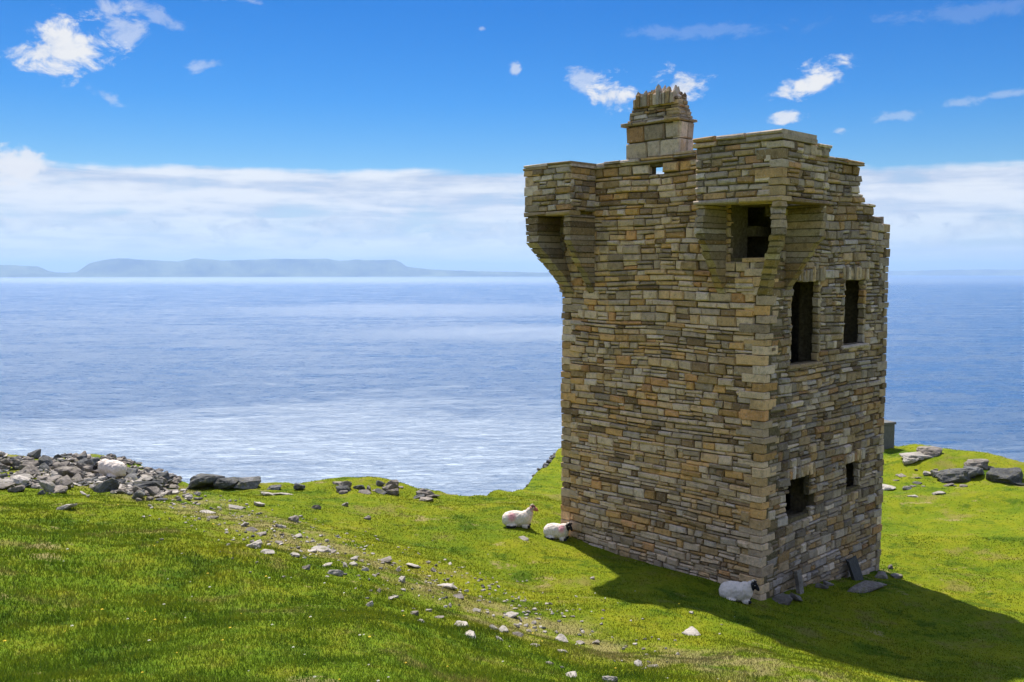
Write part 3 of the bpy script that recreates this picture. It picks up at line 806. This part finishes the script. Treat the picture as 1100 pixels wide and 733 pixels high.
for k, (px, py, w, pale) in enumerate(ST):
    x, y = on_ground(px, py+2)
    if (px, py) == (548, 660): lb, g = 'single pale round stone sitting alone on the open turf, whitest on the slope', None
    elif (px, py) == (742, 679): lb, g = 'long thin white stone in the turf below the tower shadow', None
    elif (px, py) == (272, 586): lb, g = 'pale stone with a dark grassy hollow at the head of the scattered line', None
    elif (px, py) == (480, 629): lb, g = 'long grey stone half buried midway down the slope', None
    elif (px, py) == (562, 577): lb, g = 'white flat stone in the grass in front of the two resting sheep', None
    else: lb, g = ('pale' if pale else 'greyish brown')+' stone half buried in the turf of the open slope', ('pale' if pale else 'brown')+' stones scattered down the slope'
    rock('stone', x, y, px_size(w*1.3, y), lb, 'stone', g, mat=M_PALEROCK if pale else M_ROCK, kind='slab' if w > 11 and random.random() < .6 else 'block', h=random.uniform(.5, .8), sink=.36)
for i in range(170):            # gravelly bits along the same line
    t = random.random(); px = 190+t*540+random.gauss(0, 30); py = 545+165*t+random.gauss(0, 16)
    if py > 728: continue
    x, y = on_ground(px, py)
    rock('pebble', x, y, px_size(random.uniform(3, 6.5), y), 'tiny stone lying in the turf along the scattered line', 'pebble', 'tiny stones in the turf', mat=random.choice((M_ROCK, M_PALEROCK, M_DARKROCK)), h=.7, sink=.25)
# outcrop on the right
RO = [(985,487,30,'slab',M_PALEROCK,'pale flat ledge at the top of the right-hand outcrop'),(1003,483,32,'slab',M_ROCK,'long low ledge on the skyline of the right-hand outcrop'),(978,492,16,'block',M_PALEROCK,'white lump at the left end of the right-hand outcrop'),
      (1010,507,18,'block',M_PALEROCK,'pale round rock beside the big dark boulder'),(1026,511,34,'block',M_DARKROCK,'big dark boulder with pale top in the right-hand outcrop'),(1045,508,26,'block',M_DARKROCK,'dark boulder joined to the right side of the big one'),
      (1050,497,24,'block',M_ROCK,'grey rock on the crest above the dark boulders'),(1062,499,12,'block',M_ROCK,'small grey rock on the crest left of the last boulder'),(1078,512,36,'block',M_DARKROCK,'dark boulder at the right end of the right-hand outcrop'),(997,505,10,'block',M_PALEROCK,'small pale stone left of the pale round rock'),
      (953,521,18,'slab',M_PALEROCK,'white flat stone against the tower edge on the right'),(975,521,10,'block',M_PALEROCK,'small pale stone in the grass right of the white flat stone'),(981,529,12,'slab',M_PALEROCK,'lowest pale stone in front of the right-hand outcrop'),(1008,526,12,'slab',M_PALEROCK,'pale stone in the grass under the dark boulder'),(1093,516,14,'slab',M_DARKROCK,'dark flat stone beside the last boulder')]
for px, py, w, kd, mt, lb in RO:
    x, y = on_ground(px, py+5); y = min(y, 39.5)
    rock('rock', x, y, px_size(w*1.18, y), lb, 'rock', None, mat=mt, kind=kd, h=.66 if kd == 'block' else .9, sink=.28, rz=random.uniform(-.4, .4), stretch=.8, tilt=.12)
for i in range(18):
    px = random.uniform(950, 1050); x, y = on_ground(px, random.uniform(500, 524))
    rock('rock', x, y, px_size(random.uniform(6, 13), y), 'mossy low rock in the rough grass right of the tower', 'rock', 'mossy rocks right of the tower', mat=random.choice((M_ROCK, M_DARKROCK)), kind='slab', h=.8, sink=.4)
# fallen stones at the tower foot
def slab_block(name, size, loc, rot, mat, label, cat):
    bm = bmesh.new(); bmesh.ops.create_cube(bm, size=1)
    for v in bm.verts:
        v.co = Vector((v.co.x*size[0]*random.uniform(.85, 1.05), v.co.y*size[1], v.co.z*size[2]*random.uniform(.88, 1.05)))
    bmesh.ops.subdivide_edges(bm, edges=bm.edges, cuts=3, use_grid_fill=True)
    for v in bm.verts: v.co += Vector((mnoise.noise(v.co*4+Vector(loc)), mnoise.noise(v.co*5), mnoise.noise(v.co*6)))*.014
    bmesh.ops.bevel(bm, geom=list(bm.edges), offset=.004, segments=1, affect='EDGES')
    o = obj(name, bm, mat); o.location = loc; o.rotation_euler = rot
    return tag(o, label, cat)
def by_right_wall(s, out, z=0):
    p = CN+Vv*s-Uv*out; return (p.x, p.y, hz(p.x, p.y)+z)
slab_block('stone_slab', (.2, .09, .62), by_right_wall(1.35, .18, .2), (R(-12), R(4), AL), M_ROCK, 'narrow pale stone slab leaning upright against the tower foot', 'stone slab')
slab_block('stone_slab', (.4, .09, .72), by_right_wall(4.0, .22, .18), (R(-18), R(-6), AL), M_SLATE, 'dark slate slab leaning against the tower foot near the far corner', 'stone slab')
x, y = by_right_wall(3.0, .95)[:2]
rock('rock', x, y, 1.5, 'long flat grey rock lying in the tower shadow by its foot', 'rock', None, mat=M_ROCK, kind='slab', h=.55, sink=.4, rz=AL*.6, stretch=.5, tilt=.04)
for s, o_ in ((.5, .25), (.9, .35), (2.2, .3), (2.6, .25), (5.0, .4), (5.5, .6), (6.1, .2)):
    x, y = by_right_wall(s, o_)[:2]
    rock('rock', x, y, random.uniform(.25, .45), 'fallen stone at the foot of the tower wall in shade', 'rock', 'fallen stones at the tower foot', mat=M_ROCK, kind='block', h=.7, sink=.3)

# grey block behind the tower
bl = empty('concrete_pillar', (0, 0, 0)); px_, py_ = 15.35, 39.2
bl.location = (px_, py_, hz(px_, py_)-.1); bl.rotation_euler = (0, 0, R(20))
bm = bmesh.new(); bmesh.ops.create_cube(bm, size=1)
for v in bm.verts: v.co = Vector((v.co.x*.78, v.co.y*.78, (v.co.z+.5)*1.15))
bmesh.ops.bevel(bm, geom=list(bm.edges), offset=.02, segments=2, affect='EDGES'); obj('shaft', bm, M_CONCRETE, bl)
bm = bmesh.new(); bmesh.ops.create_cube(bm, size=1)
for v in bm.verts: v.co = Vector((v.co.x*.86, v.co.y*.86, v.co.z*.1+1.203))
bmesh.ops.bevel(bm, geom=list(bm.edges), offset=.015, segments=2, affect='EDGES'); obj('cap', bm, M_CONCRETE, bl)
tag(bl, 'square grey concrete pillar peeping out behind the tower', 'pillar')

# ---------------------------------------------------------------- sheep
def sheep(label, x, y, rz, head='side', dark=True, scale=1., mark=None, seed=0, lift=0.):
    rd = random.Random(seed)
    B = [((-.05,0,.30),(.52,.30,.29)), ((-.34,.0,.28),(.28,.31,.27)), ((.30,0,.33),(.27,.27,.28)), ((-.15,.0,.42),(.36,.2,.17))]
    legs = [((.36,.18,.07),(.18,.075,.07)), ((.36,-.18,.07),(.18,.075,.07)), ((-.22,.29,.09),(.22,.08,.09)), ((-.22,-.29,.09),(.22,.08,.09)), ((-.52,.05,.2),(.07,.06,.13))]
    if head == 'up':   neck, hp, hd = ((.46,0,.50),(.16,.14,.22)), Vector((.60,0,.72)), Vector((.9,-.25,-.42))
    elif head == 'side': neck, hp, hd = ((.46,-.02,.47),(.17,.15,.17)), Vector((.60,-.04,.56)), Vector((.75,-.35,-.62))
    else:              neck, hp, hd = ((.46,.0,.38),(.17,.15,.17)), Vector((.60,.05,.40)), Vector((.8,.1,-.5))
    hd.normalize()
    bm = bmesh.new()
    def ell(c, r, rot=None):
        g = bmesh.ops.create_icosphere(bm, subdivisions=3, radius=1)['verts']
        for v in g:
            q = Vector((v.co.x*r[0], v.co.y*r[1], v.co.z*r[2]))
            if rot is not None: q = rot @ q
            v.co = q+Vector(c)
    for c, r in B+legs+[neck]: ell(c, r)
    rot = hd.to_track_quat('X', 'Z').to_matrix()
    ell(hp, (.14, .095, .105), rot); ell(hp+hd*.12, (.13, .072, .075), rot); ell(hp+hd*.20, (.06, .055, .055), rot)
    me = bpy.data.meshes.new('sheep_body'); bm.to_mesh(me); bm.free()
    tmp = link(bpy.data.objects.new('sheep_tmp', me))
    md = tmp.modifiers.new('r', 'REMESH'); md.mode = 'VOXEL'; md.voxel_size = .026
    sm = tmp.modifiers.new('s', 'SMOOTH'); sm.factor = .5; sm.iterations = 4
    dg = bpy.context.evaluated_depsgraph_get(); me2 = bpy.data.meshes.new_from_object(tmp.evaluated_get(dg))
    bpy.data.objects.remove(tmp)
    ca = me2.color_attributes.new('Col', 'FLOAT_COLOR', 'POINT')
    for v, d in zip(me2.vertices, ca.data):
        p = v.co.copy(); t = (p-hp).dot(hd); rr = ((p-hp)-hd*t).length
        isleg = p.z < .12 and (p.x > .42 or abs(p.y) > .30) or (p.z < .10 and p.x < -.45)
        ishead = t > -.07 and rr < .17 and p.x > .5
        if ishead:
            c = (.022, .02, .022) if dark else ((.42, .16, .10) if t > .09 else (.12, .05, .05) if (p.z > hp.z+.02) else (.55, .38, .34))
        elif isleg: c = (.03, .028, .03)
        else:
            n = mnoise.fractal(p*7+Vector((seed, 0, 0)), 1., 2., 3); c = (.74+.05*n, .635+.05*n, .55+.05*n)
            if mark:
                k = max(0, 1-(p-Vector(mark[0])).length/mark[1]); k = min(1, k*1.6)
                c = tuple(a*(1-k*.7)+b*k*.7 for a, b in zip(c, (.75, .22, .28)))
            v.co += v.normal*(.016*mnoise.fractal(p*11+Vector((seed, 3, 0)), 1., 2., 3)+.008*mnoise.noise(p*34))
        d.color = (*c, 1)
    me2.polygons.foreach_set('use_smooth', [True]*len(me2.polygons))
    me2.materials.append(M_WOOL); me2.name = 'sheep'
    o = link(bpy.data.objects.new('sheep', me2)); o.location = (x, y, hz(x, y)-.02+lift); o.rotation_euler = (0, 0, rz); o.scale = (scale*(.9 if dark else 1.), scale, scale*1.12)
    tag(o, label, 'sheep', 'resting sheep')
    side = hd.cross(Vector((0, 0, 1))).normalized()
    upv = side.cross(hd).normalized()
    for sg in (-1, 1):
        be = bmesh.new(); g = bmesh.ops.create_icosphere(be, subdivisions=2, radius=1)['verts']
        base = hp+side*sg*.15+upv*.03-hd*.03
        for v in g:
            q = v.co.copy(); v.co = base+side*sg*(q.x*.085)+upv*(q.z*.018-abs(q.x)*.01)+hd*(q.y*.04)
        obj('ear', be, M_DARKSKIN if dark else M_PINKSKIN, o, True)
        bh = bmesh.new(); prev = None                                # curling horn
        for i in range(13):
            a = i/12.*4.2; r0 = .022*(1-i/14.); rad = .075
            c = hp+side*sg*(.07+.05*i/12.)-hd*(.045+rad*math.sin(a)*.9)+upv*(.045+rad*(1-math.cos(a))*-.5+.03)
            ring_ = [bh.verts.new(c+side*(r0*math.cos(q*1.0472))+upv*(r0*math.sin(q*1.0472))) for q in range(6)]
            if prev:
                for q in range(6): bh.faces.new((prev[q], prev[(q+1) % 6], ring_[(q+1) % 6], ring_[q]))
            prev = ring_
        obj('horn', bh, M_HORN, o, True)
    for sg in (-1, 1):                                              # eyes
        be = bmesh.new(); bmesh.ops.create_icosphere(be, subdivisions=2, radius=.016, matrix=Matrix.Translation(hp+hd*.06+side*sg*.085+upv*.035))
        obj('eye', be, M_HORN, o, True)
    return o
x, y = on_ground(556, 566); sheep('white sheep lying with raised reddish face, farther from the tower wall', x, y, R(-6), 'up', False, .66, ((-.2, -.25, .42), .22), 1)
x, y = on_ground(598, 579); sheep('white black-faced sheep curled up against the far left corner of the tower', x, y, R(-20), 'side', True, .62, ((.30, -.2, .46), .2), 2)
x, y = on_ground(791, 646); sheep('white black-faced sheep lying below the near corner of the tower', x, y, R(-14), 'side', True, .66, None, 3)
x, y = on_ground(120, 517); sheep('cream sheep lying among the grey rocks of the heap', x, y, R(163), 'down', True, .78, None, 4, lift=.1)

# ---------------------------------------------------------------- grass blades
def grass(n, name):
    # denser near the camera, thinning with distance; sampled in polar form over the part of the slope one can see
    pts = []
    r = 6.2*np.exp(rng.random(n)*math.log(46/6.2)); r = np.where(rng.random(n) < .5, r, 6.2+(30-6.2)*rng.random(n))
    a = rng.uniform(R(-44), R(44), n)
    x, y = r*np.sin(a), r*np.cos(a)
    keep = seg_dist(x, y) < 1.0
    # not inside the tower
    rel = np.stack([x-CN.x, y-CN.y], -1); su = rel@np.array([Uv.x, Uv.y]); sv = rel@np.array([Vv.x, Vv.y])
    keep &= ~((su > -.03) & (su < LW) & (sv > -.03) & (sv < LW))
    x, y, r = x[keep], y[keep], r[keep]; n = len(x)
    cl = rng.normal(0, 1, (n, 2))
    z = height(x, y)
    tuft = .5+.5*np.sin(x*2.1+np.sin(y*1.7)*2)*np.sin(y*1.9+np.sin(x*1.3)*2)
    hgt = rng.uniform(.012, .036, n)*(.7+.9*tuft)*(1-np.clip((r-12)*.02, 0, .3))
    lush = smooth01(15.5, 12.0, y+.62*x)
    hgt *= 1+lush*.7
    w = rng.uniform(.003, .0075, n)*(r/10.)
    az = rng.uniform(0, 2*math.pi, n); lean = rng.uniform(.2, 1.1, n)*hgt; la = rng.uniform(0, 2*math.pi, n)
    V = np.empty((n, 3, 3))
    V[:, 0] = np.stack([x-np.cos(az)*w, y-np.sin(az)*w, z-.01], -1); V[:, 1] = np.stack([x+np.cos(az)*w, y+np.sin(az)*w, z-.01], -1)
    V[:, 2] = np.stack([x+np.cos(la)*lean, y+np.sin(la)*lean, z+hgt], -1)
    me = bpy.data.meshes.new(name); me.vertices.add(n*3); me.vertices.foreach_set('co', V.ravel())
    me.loops.add(n*3); me.loops.foreach_set('vertex_index', np.arange(n*3, dtype=np.int32))
    me.polygons.add(n); me.polygons.foreach_set('loop_start', np.arange(0, n*3, 3, dtype=np.int32))
    me.update(calc_edges=True)
    at = me.attributes.new('Var', 'FLOAT', 'FACE'); at.data.foreach_set('value', rng.random(n).astype(np.float32))
    me.materials.append(M_BLADES)
    return tag(link(bpy.data.objects.new(name, me)), 'short cropped grass over the whole headland', 'grass', kind='stuff')
grass(720000, 'grass')
def flowers(n):
    px = rng.uniform(0, 720, n); bmf = bmesh.new()
    a = rng.uniform(R(-30), R(15), n); r = 7.0*np.exp(rng.random(n)*math.log(22/7.0)); x = r*np.sin(a); y = r*np.cos(a); z = height(x, y)
    for i in range(n):
        c = Vector((x[i], y[i], z[i]+random.uniform(.04, .08))); s = random.uniform(.008, .017)*(r[i]/10)**.5
        t = [bmf.verts.new(c+Vector((math.cos(k*1.0472)*s, math.sin(k*1.0472)*s, (k % 2)*.006))) for k in range(6)]
        top = bmf.verts.new(c+Vector((0, 0, s*.8)))
        f = 0 if random.random() < .6 else 1
        for k in range(6): bmf.faces.new((t[k], t[(k+1) % 6], top)).material_index = f
    o = obj('wildflowers', bmf, [mat_plain('white_clover', (.42, .4, .3), .8), mat_plain('yellow_flower', (.6, .42, .03), .8)])
    tag(o, 'tiny white and yellow flowers dotted through the near grass', 'wildflowers', kind='stuff')
flowers(120)

# ---------------------------------------------------------------- air
bm = bmesh.new(); bmesh.ops.create_cube(bm, size=1)
for v in bm.verts: v.co = Vector((v.co.x*130000, v.co.y*130000, -131 if v.co.z < 0 else 560))
hm = bpy.data.materials.new('pale_air'); hm.use_nodes = True; t = hm.node_tree; t.nodes.clear()
vo = t.nodes.new('ShaderNodeVolumePrincipled'); vo.inputs['Color'].default_value = (.44, .66, 1, 1); vo.inputs['Density'].default_value = 4.2e-5
vo.inputs['Anisotropy'].default_value = .2
mo = t.nodes.new('ShaderNodeOutputMaterial'); t.links.new(vo.outputs[0], mo.inputs['Volume'])
tag(obj('haze', bm, hm), 'pale blue sea air over the bay', 'haze', kind='stuff')

# ---------------------------------------------------------------- sky
W = bpy.data.worlds.new('World'); S.world = W; W.use_nodes = True; t = W.node_tree; t.nodes.clear()
sk = t.nodes.new('ShaderNodeTexSky'); sk.sky_type = 'NISHITA'; sk.sun_disc = False
sk.sun_elevation = R(SUN_EL); sk.sun_rotation = R(SUN_AZ); sk.air_density = 1.; sk.dust_density = .4; sk.ozone_density = 2.5
tc = t.nodes.new('ShaderNodeTexCoord').outputs['Generated']
sp = t.nodes.new('ShaderNodeSeparateXYZ'); t.links.new(tc, sp.inputs[0])
X, Y, Z = (N(t, sp.outputs[i]) for i in range(3))
el = Z._m('ARCSINE')*57.29578; az = X._m('ARCTAN2', Y)*57.29578
hs = t.nodes.new('ShaderNodeHueSaturation'); hs.inputs['Saturation'].default_value = 1.45; hs.inputs['Value'].default_value = 1.
t.links.new(sk.outputs[0], hs.inputs['Color'])
sky = mix(t, 1., hs.outputs[0], ramp(t, lin(t, el, 0, 30, 0, 1), [(0, (.5, .55, .58)), (.18, (.25, .36, .45)), (.33, (.10, .30, .46)), (.5, (.035, .26, .43)), (.75, (.10, .35, .65)), (1, (.7, .85, 1.))]), 'MULTIPLY')
cv = comb(t, az*.10, el*.17, 0.)
f1 = noise(t, cv, 4.6, 10, .64, .35); f2 = noise(t, comb(t, az*.045, el*.42, 3.7), 2.6, 7, .58, .3); f3 = noise(t, comb(t, az*.09, el*.2, 9.), 2.2, 6, .55, .2)
PUFF = [(-24.7,11.9,3.0,1.5,1.,.1),(-21.8,13.2,1.5,1.3,.5,.6),(-20.2,13.9,1.7,.5,.35,-.3),(-17.4,11.5,1.3,.4,.4,.2),(-22.9,9.5,1.1,.4,.4,-.45),(-27.6,5.7,2.4,1.0,.9,-.2),(-17,15.3,3.6,.45,.5,0),
        (4.3,11.1,1.1,1.0,.55,-.5),(5.7,10.45,1.55,.95,1.,-.05),(9.8,10.7,1.7,.95,1.,0),(.2,11.75,.42,.36,.6,.8),(17.2,10.75,2.1,.85,1.,.35),(15.9,8.8,.95,.35,.85,0),(18.9,7.9,.8,.25,.5,0),
        (21.9,8.5,1.9,.3,.3,.1),(26.2,9.2,2.8,.26,.28,.12),(-1.8,14.0,.3,.16,.4,0),(12,13.6,6,.45,.12,0),(25,13.6,4.5,.45,.10,0)]
cl = None
for a0, e0, ra, re, k, rot in PUFF:
    c_, s_ = math.cos(rot), math.sin(rot)
    dx, dy = az-a0, el-e0
    q1 = (dx*c_+dy*s_)/ra; q2 = (dy*c_-dx*s_)/re
    d = (q1*q1+q2*q2).sqrt()
    v = ((f1-.5)*4.4+1.0-d).step(-.05, .85, 0., k)
    cl = v if cl is None else cl.max(v)
# cloud bank above the horizon
edge = (noise(t, comb(t, az*.05, 0., 1.), 2.2, 5, .6)-.5)*1.5+6.0
bank = (edge-el+(f2-.5)*.9).step(-.02, .42)
bd = (f2*.62+f3*.38).step(.38, .58)
bankc = mix(t, bd, (.74, .88, 1.12), (1.24, 1.29, 1.33))
thin = el.step(-.5, 4.5, .5, 1.)*(f3*.7+f2*.3).step(.28, .5, .55, 1.)
# lumpy cumulus tops inside the bank
lump = noise(t, comb(t, az*.24, el*.6, 22.), 1.6, 9, .64, .4)
lm = ((lump-.5)*6.+1.0-((el-2.3)/1.5)*((el-2.3)/1.5)).step(.7, 1.5, 0, .9)
bankc = mix(t, lm, bankc, mix(t, (f1-.5)*2.4+.5, (.6, .73, 1.0), (1.3, 1.3, 1.3)))
# unseen bright cloud behind the camera and overhead, added as fill light
over = (noise(t, scaled(t, tc, (2.2, 2.2, 5)), 1.6, 6, .58))  .step(.43, .6)*(az._m('ABSOLUTE').step(38, 60).max(el.step(22, 34)))*el.step(-1, 3)
CW = 3.0
def lit(c, k): 
    n = t.nodes.new('ShaderNodeVectorMath'); n.operation = 'SCALE'; n.inputs[3].default_value = k
    t.links.new(c, n.inputs[0]); return n.outputs[0]
puffc = mix(t, (f1*.6+f3*.4).step(.36, .58), (.62, .73, .95), (1.05, 1.05, 1.05))
sky = mix(t, bank*thin, sky, lit(bankc, CW))
sky = mix(t, cl, sky, lit(puffc, CW*1.2))
sky = mix(t, over*.9, sky, lit(mix(t, f1, (.8, .85, .95), (1, 1, 1)), 5.2))
bg = t.nodes.new('ShaderNodeBackground'); bg.inputs['Strength'].default_value = .13; t.links.new(sky, bg.inputs['Color'])
wo = t.nodes.new('ShaderNodeOutputWorld'); t.links.new(bg.outputs[0], wo.inputs['Surface'])
W.cycles.sampling_method = 'MANUAL'; W.cycles.sample_map_resolution = 1024

sl = bpy.data.lights.new('sun', 'SUN'); sl.energy = 4.8; sl.angle = R(.8); sl.color = (1, .955, .88)
so = link(bpy.data.objects.new('sun', sl)); so.location = (0, 0, 60)
dirv = Vector((math.sin(R(SUN_AZ))*math.cos(R(SUN_EL)), math.cos(R(SUN_AZ))*math.cos(R(SUN_EL)), math.sin(R(SUN_EL))))
so.rotation_euler = dirv.to_track_quat('Z', 'Y').to_euler()

# ---------------------------------------------------------------- camera
cd = bpy.data.cameras.new('camera'); cd.sensor_width = 36.; cd.lens = FPX/1100*36; cd.clip_start = .1; cd.clip_end = 200000
co = link(bpy.data.objects.new('camera', cd)); co.location = (0, 0, 7.0); co.rotation_euler = (R(90)-PITCH, 0, 0)
S.camera = co
S.view_settings.view_transform = 'Standard'; S.view_settings.look = 'None'; S.view_settings.gamma = 1; S.view_settings.exposure = .82
S.view_settings.use_curve_mapping = False
S.render.engine = 'CYCLES'
S.cycles.use_denoising = True; S.cycles.max_bounces = 6; S.cycles.diffuse_bounces = 3; S.cycles.glossy_bounces = 2; S.cycles.volume_bounces = 0
S.cycles.sample_clamp_indirect = 6; S.cycles.caustics_reflective = False; S.cycles.caustics_refractive = False
